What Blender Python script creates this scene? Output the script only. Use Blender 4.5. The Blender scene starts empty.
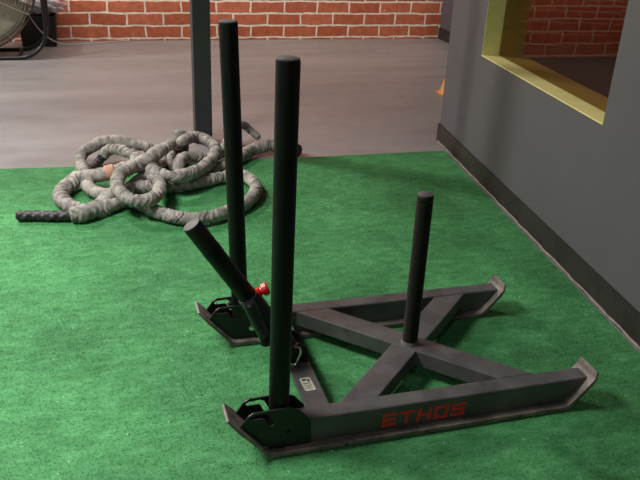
import bpy, bmesh, math, random
from mathutils import Vector, Matrix
random.seed(4)
C = bpy.context.scene.collection

# ------------------------------------------------------------------ camera, light, exposure
CAM_R = Vector((0.96023069, -0.27602182, 0.04205909))
CAM_U = Vector((0.07965485, 0.41519403, 0.90623894))
CAM_F = Vector((0.26760441, 0.86684824, -0.42066853))
cam_data = bpy.data.cameras.new('camera'); cam = bpy.data.objects.new('camera', cam_data); C.objects.link(cam)
m = Matrix((CAM_R, CAM_U, -CAM_F)).transposed().to_4x4(); m.translation = Vector((-0.32936231, -1.40575239, 1.2712161))
cam.matrix_world = m
cam_data.sensor_fit = 'HORIZONTAL'; cam_data.sensor_width = 36.0; cam_data.lens = 737.2584*36/640
cam_data.clip_start = 0.05
S = bpy.context.scene; S.camera = cam
S.view_settings.view_transform = 'Standard'; S.view_settings.look = 'None'
S.view_settings.gamma = 1.0; S.view_settings.use_curve_mapping = False
S.view_settings.exposure = 0.0
w = bpy.data.worlds.new('room_fill'); S.world = w; w.use_nodes = True
w.node_tree.nodes['Background'].inputs[0].default_value = (0.75, 0.82, 1.0, 1)
w.node_tree.nodes['Background'].inputs[1].default_value = 0.05

def lamp(name, loc, target, size, power, color, size_y=None, spread=180):
    d = bpy.data.lights.new(name, 'AREA'); d.energy = power; d.color = color
    d.shape = 'RECTANGLE'; d.size = size; d.size_y = size_y or size; d.spread = math.radians(spread)
    o = bpy.data.objects.new(name, d); C.objects.link(o); o.location = loc
    o.rotation_euler = (Vector(target)-Vector(loc)).to_track_quat('-Z', 'Y').to_euler()
    return o
lamp('ceiling_lamp_key', (-1.75, 4.25, 2.9), (-0.9, 0.8, 0), 0.28, 112, (1.0, 0.97, 0.92))
lamp('brick_fill_light', (0.6, 4.95, 2.2), (0.6, 6.0, 1.5), 3.6, 58, (1.0, 0.88, 0.76), 0.25)  # added wash that brightens the brick, not an actual fixture
lamp('ceiling_lamp_side', (-4.2, 4.4, 2.3), (-0.8, 5.6, 0.5), 0.3, 115, (1.0, 0.92, 0.82))
lamp('ceiling_lamp_mid', (-1.75, 0.75, 2.75), (-1.55, 0.7, 0), 0.9, 84, (0.97, 1.0, 0.97), None, 125)
lamp('front_fill_light', (-1.5, -2.3, 2.6), (-0.4, 0.0, 0), 0.8, 13, (0.98, 0.98, 1.0))  # weak fill added behind the camera to lift lettering and front faces
lamp('next_room_fill_light', (3.3, 3.2, 2.6), (4.3, 4.9, 0.9), 0.5, 27, (1.0, 0.9, 0.8))  # unseen source, added to brighten the brick behind the glass

# ------------------------------------------------------------------ materials
def mat(name, col, rough=0.6, metal=0.0, spec=0.5):
    M = bpy.data.materials.new(name); M.use_nodes = True
    b = M.node_tree.nodes['Principled BSDF']
    b.inputs['Base Color'].default_value = (*col, 1); b.inputs['Roughness'].default_value = rough
    b.inputs['Metallic'].default_value = metal; b.inputs['Specular IOR Level'].default_value = spec
    return M
def nd(M, t, **k):
    n = M.node_tree.nodes.new(t)
    for a, v in k.items():
        if a in n.inputs: n.inputs[a].default_value = v
        else: setattr(n, a, v)
    return n
def lk(M, a, b): M.node_tree.links.new(a, b)
def bsdf(M): return M.node_tree.nodes['Principled BSDF']
def coords(M, scale=(1, 1, 1), loc=(0, 0, 0)):
    t = nd(M, 'ShaderNodeTexCoord'); mp = nd(M, 'ShaderNodeMapping')
    mp.inputs['Scale'].default_value = scale; mp.inputs['Location'].default_value = loc
    lk(M, t.outputs['Object'], mp.inputs['Vector']); return mp.outputs[0]
def noise(M, vec, scale, detail=4, rough=.6):
    n = nd(M, 'ShaderNodeTexNoise'); n.inputs['Scale'].default_value = scale
    n.inputs['Detail'].default_value = detail; n.inputs['Roughness'].default_value = rough
    lk(M, vec, n.inputs['Vector']); return n.outputs['Fac']
def ramp(M, fac, stops):
    r = nd(M, 'ShaderNodeValToRGB'); e = r.color_ramp.elements
    while len(e) < len(stops): e.new(0.5)
    for i, (p, c) in enumerate(stops):
        e[i].position = p; e[i].color = (*c, 1) if len(c) == 3 else c
    lk(M, fac, r.inputs['Fac']); return r.outputs['Color']
def bump(M, h, strength, dist):
    b = nd(M, 'ShaderNodeBump'); b.inputs['Strength'].default_value = strength; b.inputs['Distance'].default_value = dist
    lk(M, h, b.inputs['Height']); lk(M, b.outputs['Normal'], bsdf(M).inputs['Normal']); return b
def mix(M, fac, a, b, mode='MIX'):
    n = nd(M, 'ShaderNodeMix'); n.data_type = 'RGBA'; n.blend_type = mode
    for s, v in ((n.inputs[0], fac), (n.inputs[6], a), (n.inputs[7], b)):
        if hasattr(v, 'is_output'): lk(M, v, s)
        else: s.default_value = v if not isinstance(v, tuple) else (*v, 1)[:4]
    return n.outputs[2]
def speckled(name, c1, c2, scale, rough, metal=0, bstr=0.1, bdist=.002, lo=.35, hi=.65, spec=.5):
    M = mat(name, c1, rough, metal, spec); v = coords(M)
    n = noise(M, v, scale); c = ramp(M, n, [(lo, c1), (hi, c2)])
    lk(M, c, bsdf(M).inputs['Base Color'])
    if bstr: bump(M, noise(M, v, scale*6), bstr, bdist)
    return M

# turf
def turf_material(name, lift):
    M = mat(name, (0.02, 0.15, 0.04), 0.75, 0, .25); v = coords(M)
    big = noise(M, v, 2.2, 5, .65); mid = noise(M, coords(M, (1.0, 2.4, 1)), 14, 6, .7); fine = noise(M, v, 130, 3, .7)
    c = ramp(M, mid, [(.30, (0.042*lift, .190*lift, .060*lift)), (.55, (.070*lift, .270*lift, .094*lift)), (.78, (.118*lift, .37*lift, .150*lift))])
    c2 = ramp(M, big, [(.36, (.62, .66, .62)), (.66, (1.22, 1.16, 1.2))])
    c = mix(M, 1.0, c, c2, 'MULTIPLY')
    c3 = ramp(M, fine, [(.3, (.72, .72, .72)), (.7, (1.22, 1.22, 1.22))]); c = mix(M, .6, c, c3, 'MULTIPLY')
    vo = nd(M, 'ShaderNodeTexVoronoi'); vo.inputs['Scale'].default_value = 36; lk(M, v, vo.inputs['Vector'])
    sp = ramp(M, vo.outputs['Distance'], [(.07, (1, 1, 1)), (.10, (0, 0, 0))])
    sel = ramp(M, noise(M, v, 9, 2), [(.56, (0, 0, 0)), (.6, (1, 1, 1))])
    f = nd(M, 'ShaderNodeMath', operation='MULTIPLY'); lk(M, sp, f.inputs[0]); lk(M, sel, f.inputs[1])
    c = mix(M, f.outputs[0], c, (.42, .50, .40)); lk(M, c, bsdf(M).inputs['Base Color'])
    bump(M, fine, .35, .004)
    return M
M_TURF = turf_material('turf_green', 1.0)
M_BLADE = turf_material('turf_blades', 1.15)

# painted concrete floor
M_FLOOR = mat('floor_paint', (.25, .2, .2), .42); v = coords(M_FLOOR)
c = ramp(M_FLOOR, noise(M_FLOOR, coords(M_FLOOR, (.6, 2.2, 1)), 1.1, 6, .6), [(.3, (.188, .180, .184)), (.7, (.272, .260, .264))])
c2 = ramp(M_FLOOR, noise(M_FLOOR, v, 7, 5, .7), [(.70, (0, 0, 0)), (.80, (.30, .26, .24))])
c = mix(M_FLOOR, .35, c, c2, 'ADD'); lk(M_FLOOR, c, bsdf(M_FLOOR).inputs['Base Color'])
lk(M_FLOOR, ramp(M_FLOOR, noise(M_FLOOR, v, 5, 5), [(.3, (.32,)*3), (.7, (.55,)*3)]), bsdf(M_FLOOR).inputs['Roughness'])
bump(M_FLOOR, noise(M_FLOOR, v, 30), .08, .003)

def brick_material(name, axis_rot, shift, b1, b2, mortar):
    M = mat(name, b1, .85, 0, .2)
    t = nd(M, 'ShaderNodeTexCoord'); sx = nd(M, 'ShaderNodeSeparateXYZ'); cx = nd(M, 'ShaderNodeCombineXYZ')
    lk(M, t.outputs['Object'], sx.inputs[0])
    a1 = nd(M, 'ShaderNodeMath', operation='ADD'); a1.inputs[1].default_value = shift[0]; lk(M, sx.outputs[axis_rot], a1.inputs[0])
    a2 = nd(M, 'ShaderNodeMath', operation='ADD'); a2.inputs[1].default_value = shift[1]; lk(M, sx.outputs['Z'], a2.inputs[0])
    lk(M, a1.outputs[0], cx.inputs[0]); lk(M, a2.outputs[0], cx.inputs[1])
    wob = nd(M, 'ShaderNodeTexNoise'); wob.inputs['Scale'].default_value = 7; wob.inputs['Detail'].default_value = 4; lk(M, cx.outputs[0], wob.inputs['Vector'])
    sub = nd(M, 'ShaderNodeVectorMath', operation='SUBTRACT'); sub.inputs[1].default_value = (.5, .5, .5); lk(M, wob.outputs['Color'], sub.inputs[0])
    sc = nd(M, 'ShaderNodeVectorMath', operation='SCALE'); sc.inputs['Scale'].default_value = .032; lk(M, sub.outputs[0], sc.inputs[0])
    ad = nd(M, 'ShaderNodeVectorMath', operation='ADD'); lk(M, cx.outputs[0], ad.inputs[0]); lk(M, sc.outputs[0], ad.inputs[1])
    br = nd(M, 'ShaderNodeTexBrick'); br.offset = .5; br.offset_frequency = 2; br.squash = 1
    for k, val in (('Scale', 1), ('Mortar Size', .0095), ('Mortar Smooth', .25), ('Brick Width', .331), ('Row Height', .113), ('Bias', 0)):
        br.inputs[k].default_value = val
    br.inputs['Color1'].default_value = (*b1, 1); br.inputs['Color2'].default_value = (*b2, 1); br.inputs['Mortar'].default_value = (*mortar, 1)
    lk(M, ad.outputs[0], br.inputs['Vector'])
    n1 = noise(M, cx.outputs[0], 16, 6, .7)
    c = mix(M, .5, br.outputs['Color'], ramp(M, n1, [(.3, (.55, .50, .52)), (.7, (1.45, 1.5, 1.6))]), 'MULTIPLY')
    patch = ramp(M, noise(M, cx.outputs[0], 5.5, 8, .75), [(.615, (0, 0, 0)), (.66, (1, 1, 1))])
    mp = nd(M, 'ShaderNodeMath', operation='MULTIPLY'); mp.inputs[1].default_value = .75; lk(M, patch, mp.inputs[0])
    c = mix(M, mp.outputs[0], c, mortar); lk(M, c, bsdf(M).inputs['Base Color'])
    inv = nd(M, 'ShaderNodeMath', operation='SUBTRACT'); inv.inputs[0].default_value = 1; lk(M, br.outputs['Fac'], inv.inputs[1])
    a = nd(M, 'ShaderNodeMath', operation='MULTIPLY_ADD'); a.inputs[1].default_value = .25; lk(M, n1, a.inputs[0]); lk(M, inv.outputs[0], a.inputs[2])
    bump(M, a.outputs[0], .7, .008)
    return M
M_BRICK = brick_material('red_brick', 'X', (.059+33.1, -.012+.113*2), (.45, .12, .062), (.56, .17, .095), (.86, .76, .62))
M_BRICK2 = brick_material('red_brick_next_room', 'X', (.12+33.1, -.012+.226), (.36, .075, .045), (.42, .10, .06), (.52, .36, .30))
M_WALL = speckled('grey_wall_paint', (.086, .086, .092), (.095, .095, .101), 2.5, .62, bstr=.05)
M_WALL2 = speckled('far_wall_paint', (.085, .075, .10), (.095, .085, .11), 2.5, .62, bstr=.05)
M_BASE = speckled('dark_baseboard', (.016, .014, .013), (.030, .026, .024), 9, .5)
M_YELLOW = speckled('yellow_trim_paint', (.80, .71, .26), (.88, .80, .35), 12, .55)
M_CEIL = mat('ceiling_paint', (.05, .05, .05), .9)
M_POST = speckled('post_paint', (.032, .034, .033), (.042, .043, .041), 5, .55)
M_CAULK = speckled('baseboard_caulk', (.20, .16, .13), (.32, .28, .24), 30, .8)
# tinted glass
M_GLASS = bpy.data.materials.new('tinted_glass'); M_GLASS.use_nodes = True
nt = M_GLASS.node_tree; nt.nodes.clear()
o_ = nt.nodes.new('ShaderNodeOutputMaterial'); tr = nt.nodes.new('ShaderNodeBsdfTransparent'); gl = nt.nodes.new('ShaderNodeBsdfGlossy'); mx = nt.nodes.new('ShaderNodeMixShader')
mx.inputs[0].default_value = .04
tr.inputs[0].default_value = (.74, .66, .56, 1); gl.inputs['Roughness'].default_value = 0; gl.inputs[0].default_value = (.6, .6, .6, 1)
nt.links.new(tr.outputs[0], mx.inputs[1]); nt.links.new(gl.outputs[0], mx.inputs[2]); nt.links.new(mx.outputs[0], o_.inputs[0])
# sled
M_STEEL = speckled('black_powder_coat', (.058, .054, .054), (.100, .094, .093), 13, .44, .0, .12, .0008, spec=.6)
M_PLATE = speckled('black_shoe_plate', (.010, .009, .009), (.020, .018, .017), 16, .42, .2, .08)
M_SKID = speckled('worn_skid_steel', (.10, .083, .072), (.25, .205, .175), 18, .6, .1, .15, lo=.35, hi=.62)
M_POLE = speckled('black_rubber_sleeve', (.006, .0058, .0054), (.009, .0085, .008), 25, .45, 0, .05, spec=.2)
M_TILT = speckled('scuffed_black_pole', (.005, .0045, .004), (.022, .017, .013), 14, .5, 0, .05, spec=.25, lo=.45, hi=.75)
M_RIB = mat('ribbed_black_rubber', (.012, .0095, .008), .5, 0, .25); 
M_CAP = speckled('pole_cap', (.060, .053, .051), (.10, .09, .088), 40, .6)
M_CHROME = mat('bright_steel', (.75, .75, .74), .25, 1)
M_RED = mat('red_plastic', (.72, .012, .015), .3)
M_REDPRINT = speckled('red_lettering', (.85, .035, .03), (.7, .03, .025), 30, .5, bstr=0)
M_LABEL = speckled('pale_label', (.50, .48, .40), (.36, .34, .29), 60, .5, bstr=0)
M_INK = mat('label_ink', (.07, .06, .05), .6)
# rope
M_SLEEVE = mat('grey_nylon_sleeve', (.36, .32, .28), .85, 0, .25); v = coords(M_SLEEVE)
c = ramp(M_SLEEVE, noise(M_SLEEVE, v, 26, 6, .65), [(.30, (.12, .105, .095)), (.50, (.33, .295, .27)), (.70, (.52, .48, .44))])
c2 = ramp(M_SLEEVE, noise(M_SLEEVE, v, 3.0, 3), [(.35, (.75, .74, .74)), (.65, (1.1, 1.08, 1.05))])
lk(M_SLEEVE, mix(M_SLEEVE, 1, c, c2, 'MULTIPLY'), bsdf(M_SLEEVE).inputs['Base Color']); bump(M_SLEEVE, noise(M_SLEEVE, v, 90, 4), .4, .003)
M_BRAID = speckled('black_braid', (.010, .008, .010), (.055, .045, .05), 60, .45, bstr=.4, bdist=.003, lo=.45, hi=.7)
M_TAPE = speckled('orange_tape', (.40, .19, .11), (.56, .28, .18), 30, .6)
M_FRAME = mat('fan_frame_black', (.022, .022, .024), .35, .3)
M_DRUM = speckled('fan_drum_black', (.02, .02, .02), (.035, .033, .03), 12, .5)
M_BLADEFAN = speckled('fan_blade_grey', (.55, .50, .40), (.66, .60, .48), 5, .5)
M_WIRE = mat('fan_wire', (.34, .31, .24), .45, .3)
M_BIN = speckled('black_bin_plastic', (.005, .005, .005), (.009, .009, .009), 8, .5)
M_BAG = mat('plastic_bag', (.6, .57, .58), .3); v = coords(M_BAG)
c = ramp(M_BAG, noise(M_BAG, v, 8, 3), [(.35, (.30, .31, .35)), (.5, (.68, .68, .72)), (.62, (.80, .50, .50))])
lk(M_BAG, c, bsdf(M_BAG).inputs['Base Color'])
M_CORD = mat('pale_cord', (.42, .40, .38), .5)
M_ORANGE = mat('orange_plastic', (.75, .30, .06), .5)

# ------------------------------------------------------------------ mesh helpers
def link(name, verts, faces, M, parent=None, smooth=None, bevel=0, mats=None, fm=None):
    me = bpy.data.meshes.new(name); me.from_pydata([tuple(v) for v in verts], [], faces)
    bm = bmesh.new(); bm.from_mesh(me); bmesh.ops.recalc_face_normals(bm, faces=bm.faces); bm.to_mesh(me); bm.free()
    me.materials.append(M)
    if smooth is not None:
        me.polygons.foreach_set('use_smooth', [True]*len(me.polygons)); me.set_sharp_from_angle(angle=math.radians(smooth))
    o = bpy.data.objects.new(name, me); C.objects.link(o)
    if parent: o.parent = parent
    if bevel:
        b = o.modifiers.new('bevel', 'BEVEL'); b.width = bevel; b.segments = 2; b.limit_method = 'ANGLE'; b.angle_limit = math.radians(35)
    return o
class MB:
    def __init__(s): s.v = []; s.f = []
    def add(s, v, f):
        k = len(s.v); s.v += [Vector(p) for p in v]; s.f += [tuple(i+k for i in q) for q in f]; return s
    def box(s, lo, hi, M=None):
        (a, b, c), (d, e, f) = lo, hi
        v = [(a,b,c),(d,b,c),(d,e,c),(a,e,c),(a,b,f),(d,b,f),(d,e,f),(a,e,f)]
        if M: v = [M @ Vector(p) for p in v]
        return s.add(v, [(0,3,2,1),(4,5,6,7),(0,1,5,4),(1,2,6,5),(2,3,7,6),(3,0,4,7)])
    def prism(s, pts, off):        # pts 3-D polygon (list), extruded by vector off
        n = len(pts); off = Vector(off); v = [Vector(p) for p in pts]; v += [p+off for p in v]
        return s.add(v, [tuple(range(n))[::-1], tuple(range(n, 2*n))]+[(i, (i+1) % n, n+(i+1) % n, n+i) for i in range(n)])
    def lathe(s, p0, p1, prof, seg=28):   # prof: list of (t along 0..len, radius)
        p0 = Vector(p0); p1 = Vector(p1); ax = (p1-p0).normalized(); q = ax.orthogonal().normalized(); r = ax.cross(q)
        v = []; f = []
        for t, ra in prof:
            for k in range(seg):
                a = 2*math.pi*k/seg; v.append(p0+ax*t+(q*math.cos(a)+r*math.sin(a))*ra)
        for i in range(len(prof)-1):
            for k in range(seg): f.append((i*seg+k, i*seg+(k+1) % seg, (i+1)*seg+(k+1) % seg, (i+1)*seg+k))
        f.append(tuple(range(seg))[::-1]); f.append(tuple(range((len(prof)-1)*seg, len(prof)*seg)))
        return s.add(v, f)
    def sweep(s, pts, rad, seg=12, closed=False):   # rad(i, theta) or number
        n = len(pts); pts = [Vector(p) for p in pts]; v = []; f = []
        def tan(i):
            a = pts[(i-1) % n] if closed or i > 0 else pts[i]; b = pts[(i+1) % n] if closed or i < n-1 else pts[i]
            return (b-a).normalized()
        nrm = tan(0).orthogonal().normalized()
        for i in range(n):
            t = tan(i); nrm = (nrm - t*nrm.dot(t)).normalized(); bn = t.cross(nrm)
            for k in range(seg):
                a = 2*math.pi*k/seg; R_ = rad(i, a) if callable(rad) else rad
                v.append(pts[i]+(nrm*math.cos(a)+bn*math.sin(a))*R_)
        for i in range(n if closed else n-1):
            j = (i+1) % n
            for k in range(seg): f.append((i*seg+k, i*seg+(k+1) % seg, j*seg+(k+1) % seg, j*seg+k))
        if not closed: f.append(tuple(range(seg))[::-1]); f.append(tuple(range((n-1)*seg, n*seg)))
        return s.add(v, f)
    def build(s, name, M, parent=None, smooth=None, bevel=0): return link(name, s.v, s.f, M, parent, smooth, bevel)
def spline(P, step):
    P = [Vector(p) for p in P]; out = []
    Q = [P[0]*2-P[1]]+P+[P[-1]*2-P[-2]]
    for i in range(1, len(Q)-2):
        a, b, c, d = Q[i-1:i+3]; n = max(2, int((c-b).length/step))
        for k in range(n):
            t = k/n
            out.append(.5*((2*b)+(c-a)*t+(2*a-5*b+4*c-d)*t*t+(3*b-a-3*c+d)*t**3))
    out.append(P[-1]); return out
def plate_with_hole(outer, hole, y, th):    # (x,z) outlines; returns MB
    bm = bmesh.new()
    def loop(pts):
        vs = [bm.verts.new((p[0], y, p[1])) for p in pts]
        return [bm.edges.new((vs[i], vs[(i+1) % len(vs)])) for i in range(len(vs))]
    e = loop(outer)+loop(hole)
    bmesh.ops.triangle_fill(bm, use_beauty=True, use_dissolve=False, edges=e)
    r = bmesh.ops.extrude_face_region(bm, geom=bm.faces[:])
    bmesh.ops.translate(bm, vec=(0, th, 0), verts=[g for g in r['geom'] if isinstance(g, bmesh.types.BMVert)])
    bm.verts.index_update(); mb = MB(); mb.add([v.co.copy() for v in bm.verts], [tuple(v.index for v in f.verts) for f in bm.faces]); bm.free(); return mb
def thing(name, label, cat, loc=(0, 0, 0), rz=0, group=None):
    o = bpy.data.objects.new(name, None); C.objects.link(o); o.location = loc; o.rotation_euler = (0, 0, rz)
    o.empty_display_size = .1; return tag(o, label, cat, group)
def tag(o, label, cat, group=None):
    o['label'] = label; o['category'] = cat
    if group: o['group'] = group
    return o
def struct(o): o['kind'] = 'structure'; return o

# ------------------------------------------------------------------ room shell
FZ = -.012
struct(MB().box((-6, -4, FZ-.1), (9, 8, FZ)).build('floor', M_FLOOR))
turf_pts = [(-5.5, 2.66, FZ), (-.842, 2.321, FZ), (.027, 2.262, FZ), (1.49, 2.253, FZ), (1.513, 2.250, FZ), (.98, -1.90, FZ), (.72, -3.9, FZ), (-5.5, -3.9, FZ)]
CEIL = 3.0
struct(MB().box((-6, -4, CEIL), (9, 8, CEIL+.1)).build('ceiling', M_CEIL))
struct(MB().box((-6, 5.82, FZ), (3.155, 6.0, CEIL)).build('wall_back', M_BRICK))
struct(MB().box((3.155, 4.75, FZ), (9, 4.95, CEIL)).build('wall_next_room', M_BRICK2))
struct(MB().box((3.10, 4.75, FZ), (3.155, 5.82, CEIL)).build('wall_far_right', M_WALL2))
struct(MB().box((3.087, 4.75, FZ), (3.10, 5.82, .10)).build('baseboard_far_right', M_BASE))
struct(MB().box((-6.1, -4, FZ), (-6, 6, CEIL)).build('wall_left', M_WALL))
struct(MB().box((-6, -4.1, FZ), (9, -4, CEIL)).build('wall_front', M_WALL))
struct(MB().prism([(2.05, 2.75, FZ), (9, 2.75, FZ), (9, 4.75, FZ), (3.155, 4.75, FZ)], (0, 0, .004)).build('floor', mat('painted_shade_floor_next_room', (.035, .024, .022), .6)))  # dimness of the unlit floor is put into its base colour
# partition wall with the window opening; local axes: s along the wall, d into the wall
T = Vector((0.1281854, 0.99175022, 0)); N = Vector((T.y, -T.x, 0)); A0 = Vector((1.273, .229, 0))+N*.012
def wm(): return Matrix(((T.x, N.x, 0, A0.x), (T.y, N.y, 0, A0.y), (0, 0, 1, 0), (0, 0, 0, 1)))
W_ = wm(); TH = .215; S0, S1, Z0, Z1 = .512, 1.737, .592, 1.9; SE = 2.257; SN = -4.4
wl = MB()
for lo, hi in (((SN, 0, FZ), (S0, TH, CEIL)), ((S1, 0, FZ), (SE, TH, CEIL)), ((S0, 0, FZ), (S1, TH, Z0)), ((S0, 0, Z1), (S1, TH, CEIL))): wl.box(lo, hi, W_)
struct(wl.build('wall_right', M_WALL))
struct(MB().box((SN, -.012, FZ), (SE+.001, 0, .092), W_).build('baseboard_right', M_BASE))
cpts = [W_ @ Vector((s, -.014-.004*math.sin(s*37)*math.sin(s*11), -.003)) for s in [SN+.02+i*.03 for i in range(int((SE-SN)/.03))]]
struct(MB().sweep(cpts, .0045, 6).build('trim_1', M_CAULK, smooth=60))
# yellow lining of the opening
wf = MB(); e = .0015
wf.box((S0, -.0006, Z0-.003), (S1, TH+.002, Z0+e), W_); wf.box((S0, -.0006, Z1-e), (S1, TH+.002, Z1), W_)
wf.box((S0, .002, Z0+e), (S0+e, TH+.002, Z1-e), W_); wf.box((S1-e, -.0006, Z0+e), (S1, TH+.002, Z1-e), W_)
win = struct(wf.build('window_1', M_YELLOW))
GD = .088
st = MB()
for (a, b, c, d) in ((S0+e, S1-e, Z0+e, Z0+e+.004), (S0+e, S1-e, Z1-e-.01, Z1-e), (S0+e, S0+e+.004, Z0+e, Z1-e), (S1-e-.004, S1-e, Z0+e, Z1-e)): st.box((a, GD-.004, c), (b, GD, d), W_)
g = MB().box((S0+e, GD, Z0+e), (S1-e, GD+.006, Z1-e), W_).build('window_pane', M_GLASS, win)

# turf: backing sheet and loose pile
base = MB(); base.prism(turf_pts, (0, 0, .008)); struct(base.build('turf_floor', M_TURF))
def inside_turf(x, y):
    if x < -.842: yb = 2.321+(-.842-x)*.0728
    elif x < .027: yb = 2.321-(x+.842)*.0679
    else: yb = 2.262-(x-.027)*.006
    return y < yb-.004 and x < 1.225+.1281854/.99175*(y-.04)+.006
bv = []; bf = []
rnd = random.Random(7)
camx, camy = -.329, -1.406
for _ in range(330000):
    x = rnd.uniform(-1.75, 1.55); y = rnd.uniform(-.75, 2.40)
    if not inside_turf(x, y): continue
    dx, dy = x-camx, y-camy; fw = dx*.295+dy*.955; sd = dx*.955-dy*.295
    if fw < .5 or abs(sd) > fw*.50+.25: continue
    a = rnd.uniform(0, 6.283); h = rnd.uniform(.0015, .0042); wd = .0013+.0006*rnd.random(); ln = rnd.uniform(.004, .010); b = rnd.uniform(0, 6.283)
    k = len(bv); ca, sa = math.cos(a)*wd, math.sin(a)*wd
    bv += [(x-ca, y-sa, -.0045), (x+ca, y+sa, -.0045), (x+math.cos(b)*ln, y+math.sin(b)*ln, -.0045+h)]; bf.append((k, k+1, k+2))
me = bpy.data.meshes.new('turf_pile'); me.from_pydata(bv, [], bf); me.materials.append(M_BLADE)
tp = bpy.data.objects.new('turf_pile', me); C.objects.link(tp); tag(tp, 'short green artificial grass pile covering the gym floor', 'artificial turf'); tp['kind'] = 'stuff'

# structural post
post = struct(MB().box((.152, 2.60, FZ), (.247, 2.695, CEIL)).build('trim_2', M_POST, bevel=.004))

# ------------------------------------------------------------------ sled
sled = thing('weight_sled', 'black steel push sled with tall poles and red ETHOS lettering on the front rail', 'weight sled')
W = .5178; HT = .0863; Y0, Y1 = .017, .069; PT = .013
def ski_profile():
    # underside line of the skid, offset upward for thickness (x, z)
    lo = [(-.108, .126), (-.080, .0915), (-.040, .046), (-.010, .0105), (-.001, .0015), (.004, 0), (.848, 0), (.857, .002), (.884, .033), (.917, .072), (.926, .090), (.929, .113)]
    up = [(-.1020, .129), (-.0735, .0955), (-.033, .051), (-.005, .0185), (.004, .0145), (.012, PT), (.842, PT), (.850, .0150), (.876, .042), (.909, .081), (.9195, .095), (.9235, .114)]
    return lo, up
def skid(oy):
    lo, up = ski_profile(); mb = MB(); n = len(lo); v = []
    def ins(i): return {0: .008, n-1: .004}.get(i, 0)
    ya, yb = oy-.006, oy+.082
    for i in range(n):
        for (x, z), y in ((lo[i], ya+ins(i)), (lo[i], yb-ins(i)), (up[i], yb-ins(i)), (up[i], ya+ins(i))): v.append((x, y, z))
    f = [(0, 1, 2, 3), tuple((n-1)*4+k for k in (3, 2, 1, 0))]
    for i in range(n-1):
        for k in range(4): f.append((i*4+k, i*4+(k+1) % 4, (i+1)*4+(k+1) % 4, (i+1)*4+k))
    mb.add(v, f); return mb
OUT = [(.003, .0135), (-.0755, .0905), (-.052, .124), (-.040, .131), (.045, .134), (.052, .133), (.078, .121), (.104, .090), (.110, .0135)]
HOLE = [(-.049, .115), (-.045, .121), (-.038, .1235), (-.010, .125), (-.002, .121), (.004, .112), (.013, .090), (.010, .085), (.002, .085), (-.002, .090), (-.009, .107), (-.015, .111), (-.044, .1105)]
def tube(oy, name='rail'):
    pts = [(.105, HT), (.9155, HT), (.868, .038), (.845, PT), (.105, PT)]
    mb = MB(); mb.prism([(x, oy+Y0, z) for x, z in pts], (0, Y1-Y0, 0))
    for v_ in mb.v:
        if v_.x < .11 and v_.y > oy+.04: v_.x -= .026
    return mb.build(name, M_STEEL, sled, bevel=.004)
rails = []
for oy in (0, W):
    s_ = skid(oy).build('skid_plate', M_SKID, sled, bevel=.0015); s_['label'] = 'brown worn steel skid plate turned up at both ends'
    for bx in (.20, .42, .70): MB().lathe((bx, oy-.007, .0065), (bx, oy-.002, .0065), [(0, .004), (.005, .004)], 10).build('bolt', M_PLATE, s_, smooth=40)
    rails.append(tube(oy))
    for y in (oy+Y0-.005, oy+Y1+.001):
        sp = plate_with_hole(OUT, HOLE, y, .005).build('side_plate', M_PLATE, sled, bevel=.0008)
    mb = MB(); mb.lathe((.031, oy+.044, PT), (.031, oy+.044, .06), [(0, .0), (0, .034), (.006, .034), (.006, .0285), (.047, .0285), (.047, .0)], 28)
    mb.build('pole_socket', M_PLATE, sled, smooth=40)
# stubby bright pins in the shoe side plates
for (x, z, oy, r_) in ((.060, .050, W, .010), (.000, .114, W+.054, .009)):
    mb = MB(); mb.lathe((x, oy+Y0-.012, z), (x, oy+Y0-.004, z), [(0, r_*.7), (.002, r_), (.008, r_)], 12); mb.build('shoe_bolt', M_CHROME, sled, smooth=40)
mb = MB(); mb.lathe((.050, .012-.006, .058), (.050, .013, .058), [(0, .005), (.007, .006)], 12); mb.build('shoe_bolt', M_PLATE, sled, smooth=40)

def brace(a, b, name='brace', z0=.036, hw=.038, zoff=0):
    # a, b ends on the rails' inner faces, mitred parallel to x
    (ax, ay), (bx, by) = a, b; d = Vector((bx-ax, by-ay, 0)).normalized(); ex = hw/abs(d.y)
    pts = [(ax-ex, ay, HT-.0005-zoff), (ax+ex, ay, HT-.0005-zoff), (bx+ex, by, HT-.0005-zoff), (bx-ex, by, HT-.0005-zoff)]
    mb = MB(); mb.prism(pts, (0, 0, z0-HT)); return mb.build(name, M_STEEL, sled, bevel=.003)
IY0, IY1 = Y1-.001, W+Y0+.001
brace((.2555, IY1), (.718, IY0))
# second brace passes in two halves either side of the first
def brace_half(a, b): return brace(a, b, zoff=.0012)
brace((.252, IY0), (.732, IY1), zoff=.0008)
# crossbar between the rail fronts
cb = MB(); cb.box((.108, Y1-.002, HT-.013), (.171, W+Y0+.002, HT-.001)); cb = cb.build('crossbar', M_STEEL, sled, bevel=.002)
lab = MB(); Lm = Matrix.Translation((.138, .160, HT-.0009)) @ Matrix.Rotation(math.radians(3), 4, 'Z') @ Matrix.Scale(.8, 4)
outl = []
for (cx_, cy_, a0) in ((.012, .030, 0), (-.012, .030, 90), (-.012, -.030, 180), (.012, -.030, 270)):
    for k in range(5):
        a = math.radians(a0+k*22.5); outl.append(Lm @ Vector((cx_+.007*math.cos(a), cy_+.007*math.sin(a), 0)))
lab.prism(outl, (0, 0, .0008)); lb = lab.build('sticker', M_LABEL, cb); lb['label'] = 'pale rounded sticker with dark print'
ik = MB()
for (x0, x1, y0, y1) in ((-.013, .002, .018, .030), (.004, .014, .012, .026), (-.014, .010, .002, .007), (-.014, .013, -.009, -.006), (-.014, .008, -.017, -.014), (-.014, .012, -.026, -.023)):
    ik.box((x0, y0, .0008), (x1, y1, .0011), Lm)
ik.build('sticker_print', M_INK, cb)
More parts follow.
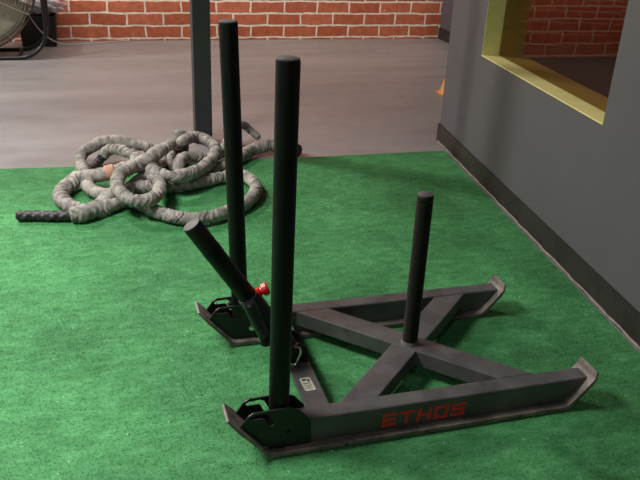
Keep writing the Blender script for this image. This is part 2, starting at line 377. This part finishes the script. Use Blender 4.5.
# weight post in the middle
wp = MB(); PH = .5557-HT; prof = [(0, .0225)]; z = .008
while z < PH-.02:
    prof += [(z, .0228), (z+.0035, .0228), (z+.0042, .0212), (z+.0066, .0212)]; z += .0074
prof += [(PH-.012, .0228), (PH-.002, .0228), (PH, .0215)]
wp.lathe((.4874, .292, HT), (.4874, .292, .5557), prof, 28); wpo = wp.build('weight_post', M_RIB, sled, smooth=35)
mb = MB(); mb.lathe((.4874, .292, .5557), (.4874, .292, .560), [(0, .0213), (.003, .0213), (.005, .018)], 28); mb.build('end_cap', M_CAP, wpo, smooth=40)
mb = MB(); mb.lathe((.4874, .292, HT-.001), (.4874, .292, HT+.010), [(0, .0265), (.004, .0255), (.011, .0232)], 28); mb.build('collar', M_SKID, wpo, smooth=50)
# tall push poles
def push_pole(bx, by, tx, ty, tz):
    a = Vector((bx, by, .028)); b = Vector((tx, ty, tz)); L = (b-a).length; prof = [(0, .0245), (.004, .0255)]; t = .02
    prof += [(L-.004, .0255), (L, .0245)]
    o = MB().lathe(a, b, prof, 36).build('push_pole', M_POLE, sled, smooth=35)
    ax = (b-a).normalized(); MB().lathe(b, b+ax*.004, [(0, .0238), (.0025, .0238), (.004, .021)], 36).build('end_cap', M_CAP, o, smooth=40)
push_pole(.031, .044, .034, .044, .975)
push_pole(.031, W+.044, .000, W+.044, .968)
# tilted pole hinged on the crossbar
a = Vector((.123, .30, .108)); b = Vector((-.140, .30, .514)); ax = (b-a).normalized(); L = (b-a).length
sideways = Vector((ax.z, 0, -ax.x))
tl = MB().lathe(a, b, [(0, .025), (L*.78, .025), (L*.785, .0256), (L*.83, .0256), (L*.835, .025), (L-.003, .025), (L, .0235)], 36).build('tilted_pole', M_TILT, sled, smooth=35)
MB().lathe(b, b+ax*.004, [(0, .0232), (.003, .0232), (.004, .0205)], 36).build('end_cap', M_CAP, tl, smooth=40)
MB().lathe(a-ax*.01, a+ax*.225, [(0, .029), (.004, .030), (.232, .030), (.235, .0255)], 36).build('sleeve', M_PLATE, tl, smooth=35)
kc = a+ax*.232+Vector((0, 0, 0)); kx = Vector((.90, -.05, .42)).normalized(); q0 = Vector((.010, .30, .294))
MB().lathe(q0, q0+kx*.034, [(0, .006), (.034, .006)], 14).build('pin_stem', M_RED, tl, smooth=40)
MB().lathe(q0+kx*.018, q0+kx*.052, [(0, .008), (.002, .012), (.008, .0145), (.012, .011), (.016, .011), (.018, .0175), (.030, .0180), (.034, .014)], 18).build('pull_knob', M_RED, tl, smooth=30)
# yoke that holds the tilted pole to the crossbar
for y in (.262, .332): MB().prism([(.108, y, HT-.001), (.168, y, HT-.001), (.160, y, .135), (.138, y, .150), (.112, y, .140)], (0, .006, 0)).build('hinge_bracket', M_PLATE, sled, bevel=.001)
# short tube slung below the sleeve
c0 = Vector((-.006, .252, .302)); c1 = Vector((.040, .252, .192))
sd = MB().lathe(c0, c1, [(0, .014), (.004, .0175), ((c1-c0).length-.001, .0175), ((c1-c0).length, .017)], 24).build('side_tube', M_FRAME, sled, smooth=40)
cd = (c1-c0).normalized(); MB().lathe(c1, c1+cd*.022, [(0, .0205), (.018, .021), (.022, .018)], 24).build('rubber_tip', M_POLE, sd, smooth=40)
# bright hitch clip hanging at the hinge
hk = spline([(.122, .248, .150), (.136, .246, .146), (.140, .246, .130), (.134, .246, .112), (.128, .244, .098), (.120, .242, .092), (.114, .242, .100)], .003)
MB().sweep(hk, .0030, 8).build('hitch_clip', M_CHROME, sled, smooth=60)

# lettering on the front rail: wide block capitals
def letters(front, y):
    G = {'E': [(0, 0, .22, 1), (.22, .78, 1, 1), (.22, .39, .92, .60), (.22, 0, 1, .22)],
         'T': [(-.05, .78, 1.05, 1), (.38, 0, .62, .78)],
         'H': [(0, 0, .22, 1), (.78, 0, 1, 1), (.22, .39, .78, .60)],
         'O': [(0, 0, .22, 1), (.78, 0, 1, 1), (.22, .78, .78, 1), (.22, 0, .78, .22)],
         'S': [(0, .78, 1, 1), (0, .60, .22, .78), (0, .39, 1, .60), (.78, .22, 1, .39), (0, 0, 1, .22)]}
    mb = MB(); x = .300; wd = .0405; gp = .0085; h0, h1 = .0245, .0655
    for ch in 'ETHOS':
        for (a_, b_, c_, d_) in G[ch]:
            xa, xb = x+a_*wd, x+c_*wd; za, zb = h0+b_*(h1-h0), h0+d_*(h1-h0); sh = .10*wd
            f = lambda xx, zz: (xx+(zz-h0)*.10, y-.0006, zz)
            mb.prism([f(xa, za), f(xb, za), f(xb, zb), f(xa, zb)], (0, .0007, 0))
        x += wd+gp
    return mb.build('lettering', M_REDPRINT, front)
lt = letters(rails[0], Y0); lt['label'] = 'red block lettering ETHOS'

# ------------------------------------------------------------------ battle ropes
ROPE_A = [(-0.499,1.576,0.030), (-0.443,1.586,0.035), (-0.386,1.644,0.030), (-0.333,1.763,0.030), (-0.278,1.854,0.030), (-0.197,1.866,0.030), (-0.086,1.847,0.030), (0.031,1.866,0.030), (0.157,1.921,0.030), (0.259,1.953,0.030), (0.313,1.901,0.030), (0.327,1.776,0.030), (0.268,1.621,0.030), (0.169,1.521,0.030), (0.074,1.465,0.030), (0.001,1.452,0.030), (-0.078,1.488,0.030), (-0.146,1.555,0.030), (-0.191,1.631,0.030), (-0.259,1.715,0.025), (-0.336,1.658,0.030), (-0.400,1.630,0.018), (-0.476,1.649,0.030), (-0.526,1.738,0.030), (-0.542,1.849,0.030), (-0.505,1.944,0.035), (-0.460,1.982,0.050), (-0.392,1.950,0.065), (-0.325,1.945,0.080), (-0.270,1.956,0.090), (-0.210,1.974,0.095), (-0.147,1.993,0.120), (-0.095,2.060,0.130), (-0.043,2.162,0.120), (-0.006,2.239,0.120), (0.025,2.257,0.150), (0.058,2.314,0.110), (0.053,2.344,0.030), (0.001,2.098,0.030), (0.013,1.952,0.030), (0.093,1.981,0.030), (0.206,2.080,0.030), (0.320,2.203,0.030), (0.417,2.323,0.030), (0.499,2.349,0.040), (0.584,2.355,0.040)]
ROPE_B = [(-0.362,2.310,0.030), (-0.330,2.327,0.060), (-0.286,2.291,0.080), (-0.235,2.235,0.080), (-0.194,2.194,0.060), (-0.224,1.948,0.100), (-0.283,1.820,0.110), (-0.300,1.710,0.100), (-0.276,1.612,0.090), (-0.230,1.546,0.090), (-0.177,1.548,0.090), (-0.127,1.659,0.080), (-0.119,1.796,0.080), (-0.149,1.965,0.050), (-0.201,1.946,0.030), (-0.290,1.768,0.030), (-0.367,1.806,0.030), (-0.418,1.878,0.030), (-0.440,2.041,0.020), (-0.449,2.156,0.030), (-0.464,2.295,0.030), (-0.443,2.359,0.050), (-0.401,2.341,0.080), (-0.351,2.386,0.090), (-0.286,2.394,0.090), (-0.213,2.381,0.080), (-0.140,2.349,0.065), (-0.076,2.347,0.030), (-0.068,2.201,0.030), (-0.133,1.962,0.080), (-0.114,1.847,0.100), (-0.065,1.798,0.100), (0.004,1.814,0.095), (0.084,1.898,0.090), (0.162,2.048,0.085), (0.203,2.186,0.090), (0.179,2.294,0.100), (0.118,2.340,0.110), (0.037,2.218,0.130), (0.007,2.340,0.050), (-0.016,2.224,0.030), (-0.003,2.069,0.030), (0.005,2.086,0.065), (0.054,2.171,0.060), (0.112,2.192,0.050), (0.178,2.226,0.030), (0.254,2.313,0.030), (0.324,2.442,0.070), (0.402,2.561,0.100), (0.459,2.591,0.060), (0.498,2.529,0.030)]
HANDLE_1 = [(-0.714,1.637,0.021), (-0.644,1.629,0.021), (-0.572,1.611,0.021), (-0.492,1.596,0.021)]
HANDLE_2 = [(-0.431,2.128,0.021), (-0.388,2.232,0.021), (-0.352,2.338,0.031)]
HANDLE_3 = [(0.574,2.336,0.038), (0.618,2.334,0.028), (0.670,2.273,0.028)]

def hsh(i, s): 
    r_ = math.sin(i*127.1+s*311.7)*43758.5453; return r_-math.floor(r_)
def vn(x, s):
    i = math.floor(x); f = x-i; f = f*f*(3-2*f); return hsh(i, s)*(1-f)+hsh(i+1, s)*f
def rope_mesh(P, thick, seed, step=.0028):
    pts = spline(P, step); n = len(pts); acc = [0.0]
    for i in range(1, n): acc.append(acc[-1]+(pts[i]-pts[i-1]).length)
    LL = acc[-1]
    def rad(i, a):
        s = acc[i]; base_ = thick(s/LL)
        ph = s*66+.9*math.sin(a+seed+s*11)+.5*math.sin(2*a+s*23)
        c1 = 1-abs(2*vn(ph, seed)-1); c2 = 1-abs(2*vn(ph*1.9+5, seed+3)-1)          # creases where the sleeve gathers
        tight = .45+.75*vn(s*6, seed+11)
        lump = vn(s*13, seed+7)+.5*math.sin(2*a+s*17)*.3
        e_ = min(1, (s+.004)/.012, (LL-s+.004)/.012)
        return base_*(1.0-tight*(.32*c1**3+.16*c2**4)+.10*lump)*math.sqrt(max(.05, e_))
    return MB().sweep(pts, rad, 28)
def handle_mesh(P, r0, seed):
    pts = spline(P, .004); acc = [0.0]
    for i in range(1, len(pts)): acc.append(acc[-1]+(pts[i]-pts[i-1]).length)
    LL = acc[-1]
    def rad(i, a):
        s = acc[i]; e_ = min(1, (s+.003)/.010, (LL-s+.003)/.010)
        return r0*(.82+.16*abs(math.sin(2*a+s*85))+.14*abs(math.sin(2*a-s*85)))*math.sqrt(max(.1, e_))
    return MB().sweep(pts, rad, 24)
ra = thing('battle_rope', 'grey sleeved battle rope with orange tape and braided black handle out to the left', 'battle rope', group='battle ropes heaped on the turf edge')
rope_mesh(ROPE_A, lambda t: .036-.006*min(1, max(0, (t-.06)/.03)) if t < .45 else .034-.006*min(1, max(0, (t-.66)/.04))+.006*min(1, max(0, (t-.90)/.03)), 1.3).build('sleeve', M_SLEEVE, ra, smooth=60)
for H, s in ((HANDLE_1, 1), (HANDLE_3, 3)):
    h = handle_mesh(H, .021 if s == 1 else .032, s).build('handle', M_BRAID, ra, smooth=60); h['label'] = 'braided black rope handle'
tpz = ROPE_A[28]; tpd = (Vector(ROPE_A[29])-Vector(ROPE_A[27])).normalized(); c_ = Vector(tpz)
MB().sweep([c_-tpd*.020, c_-tpd*.017, c_-tpd*.008, c_+tpd*.008, c_+tpd*.017, c_+tpd*.020], lambda i, a: (.0355+.001*math.sin(3*a)+(.0007 if i % 2 else 0)), 24).build('tape_band', M_TAPE, ra, smooth=60)
rb = thing('battle_rope', 'grey sleeved battle rope coiled in a small ring at the front of the heap', 'battle rope', group='battle ropes heaped on the turf edge')
rope_mesh(ROPE_B, lambda t: 0.0295 if t < .93 else 0.0295-.010*(t-.93)/.07, 5.1).build('sleeve', M_SLEEVE, rb, smooth=60)
h = handle_mesh(HANDLE_2, .021, 2).build('handle', M_BRAID, rb, smooth=60); h['label'] = 'short braided black rope handle'

# ------------------------------------------------------------------ drum fan, bin and cord by the brick wall
fan = thing('drum_fan', 'large round floor fan with beige blades on a black tube stand by the brick wall', 'fan', (-1.25, 5.0, FZ))
cz = .53-FZ; Rf = .468
dr = MB(); seg = 56
for y0, y1, r0, r1 in ((-.02, .34, Rf-.006, Rf),):
    v = []; f = []
    for k in range(seg):
        a = 2*math.pi*k/seg; c_, s_ = math.cos(a), math.sin(a)
        for y, r_ in ((y0, r0), (y0, r1), (y1, r1), (y1, r0)): v.append((c_*r_, y, cz+s_*r_))
    for k in range(seg):
        j = (k+1) % seg
        for q in range(4): f.append((k*4+q, k*4+(q+1) % 4, j*4+(q+1) % 4, j*4+q))
    dr.add(v, f)
drum = dr.build('drum', M_DRUM, fan, smooth=40)
gd = MB()
def ring(r_, y, t): gd.sweep([(math.cos(2*math.pi*k/seg)*r_, y, cz+math.sin(2*math.pi*k/seg)*r_) for k in range(seg)], t, 6, True)
for i in range(16): ring(.07+i*.0248, -.035+.012*(i/16)**2, .0013)
for k in range(12):
    a = 2*math.pi*k/12+.1; gd.sweep([(math.cos(a)*.06, -.036, cz+math.sin(a)*.06), (math.cos(a)*.25, -.034, cz+math.sin(a)*.25), (math.cos(a)*(Rf-.004), -.022, cz+math.sin(a)*(Rf-.004))], .003, 6)
gd.lathe((0, -.044, cz), (0, -.03, cz), [(0, .05), (.004, .065), (.014, .065)], 24)
gd.build('guard', M_WIRE, drum, smooth=50)
for k in range(4):
    a0 = 2*math.pi*k/4-.95; v = []; f = []; nr, na = 6, 8
    for i in range(nr+1):
        for j in range(na+1):
            r_ = .07+(Rf-.022-.07)*i/nr; aa = a0+(1.42)*(j/na-.5)*(1.0-.10*i/nr); y = .08+.10*(j/na-.5)+.02*math.sin(math.pi*j/na)
            v.append((math.cos(aa)*r_, y, cz+math.sin(aa)*r_))
    for i in range(nr):
        for j in range(na): q = i*(na+1)+j; f.append((q, q+1, q+na+2, q+na+1))
    bl = link('fan_blade', v, f, M_BLADEFAN, drum, 60); so = bl.modifiers.new('thick', 'SOLIDIFY'); so.thickness = .003
MB().lathe((0, .02, cz), (0, .30, cz), [(0, .05), (.01, .07), (.12, .07), (.13, .09), (.27, .09), (.28, .06)], 28).build('motor', M_DRUM, fan, smooth=40)
for y in (.0, .36):
    hw, rb_ = .525, .22
    pts = [(-hw, y, .95), (-hw, y, .6), (-hw, y, rb_+.02)]+[(-hw+rb_*(1-math.cos(a)), y, .016+rb_*(1-math.sin(a))) for a in [math.pi/2*k/8 for k in range(1, 8)]]+[(-hw+rb_, y, .016)]
    pts += [(-p[0], p[1], p[2]) for p in reversed(pts)]
    MB().sweep(pts, .016, 12).build('stand_hoop', M_FRAME, fan, smooth=60)
for sx in (-1, 1):
    MB().sweep([(sx*.525, -.01, cz), (sx*.525, .37, cz)], .014, 10).build('stand_brace', M_FRAME, fan, smooth=60)
    MB().sweep([(sx*.456, .16, cz), (sx*.525, .16, cz)], .018, 12).build('pivot', M_FRAME, fan, smooth=60)
    MB().sweep([(sx*.30, .0, .016), (sx*.30, .36, .016)], .014, 10).build('stand_brace', M_FRAME, fan, smooth=60)

bn = thing('waste_bin', 'square black bin standing behind the fan against the brick wall', 'bin', (-.82, 5.66, FZ))
b0 = MB(); h = .26
v = [(-.14, -.11, 0), (.14, -.11, 0), (.14, .11, 0), (-.14, .11, 0), (-.155, -.125, h), (.155, -.125, h), (.155, .125, h), (-.155, .125, h), (-.145, -.115, h), (.145, -.115, h), (.145, .115, h), (-.145, .115, h), (-.13, -.10, .01), (.13, -.10, .01), (.13, .10, .01), (-.13, .10, .01)]
f = [(0, 3, 2, 1), (12, 13, 14, 15)]
for q, p_ in ((0, 4), (4, 8), (8, 12)):
    for k in range(4): f.append((q+k, q+(k+1) % 4, p_+(k+1) % 4, p_+k))
b0.add(v, f); b0.build('bin_body', M_BIN, bn, bevel=.004)
# crumpled bag
def bag():
    bm = bmesh.new(); bmesh.ops.create_icosphere(bm, subdivisions=4, radius=1)
    for vv in bm.verts:
        p = vv.co.copy(); n_ = .16*math.sin(p.x*9+p.z*5)*math.sin(p.y*8+1)+.12*math.sin(p.z*14+p.x*11)+.07*math.sin(p.x*23+p.y*19)
        p *= 1+n_*.8; vv.co = Vector((p.x*.21, p.y*.125, p.z*.105))
    me = bpy.data.meshes.new('plastic_bag'); bm.to_mesh(me); bm.free(); me.materials.append(M_BAG); me.polygons.foreach_set('use_smooth', [True]*len(me.polygons))
    o = bpy.data.objects.new('plastic_bag', me); C.objects.link(o); return o
bg = bag(); bg.location = (-.79, 5.66, .355); tag(bg, 'crumpled white and pink plastic bag lying on top of the black bin', 'plastic bag')
cp = spline([(-.90, 5.37, .36), (-.86, 5.40, .26), (-.80, 5.44, .15), (-.72, 5.50, .06), (-.62, 5.58, .004), (-.50, 5.62, -.007), (-.36, 5.68, -.007), (-.20, 5.74, -.007), (-.06, 5.79, -.007)], .02)
tag(MB().sweep(cp, .005, 8).build('power_cord', M_CORD, smooth=60), 'thin pale cord running from the fan along the foot of the brick wall', 'cord')
# small orange cone beyond the partition corner
cn = thing('marker_cone', 'small orange cone just visible past the end of the grey partition wall', 'cone', (2.132, 3.54, FZ))
MB().lathe((0, 0, .012), (0, 0, .15), [(0, .062), (.01, .058), (.12, .022), (.138, .020)], 24).build('cone_body', M_ORANGE, cn, smooth=40)
MB().box((-.064, -.064, 0), (.064, .064, .012)).build('cone_base', M_ORANGE, cn, bevel=.004)
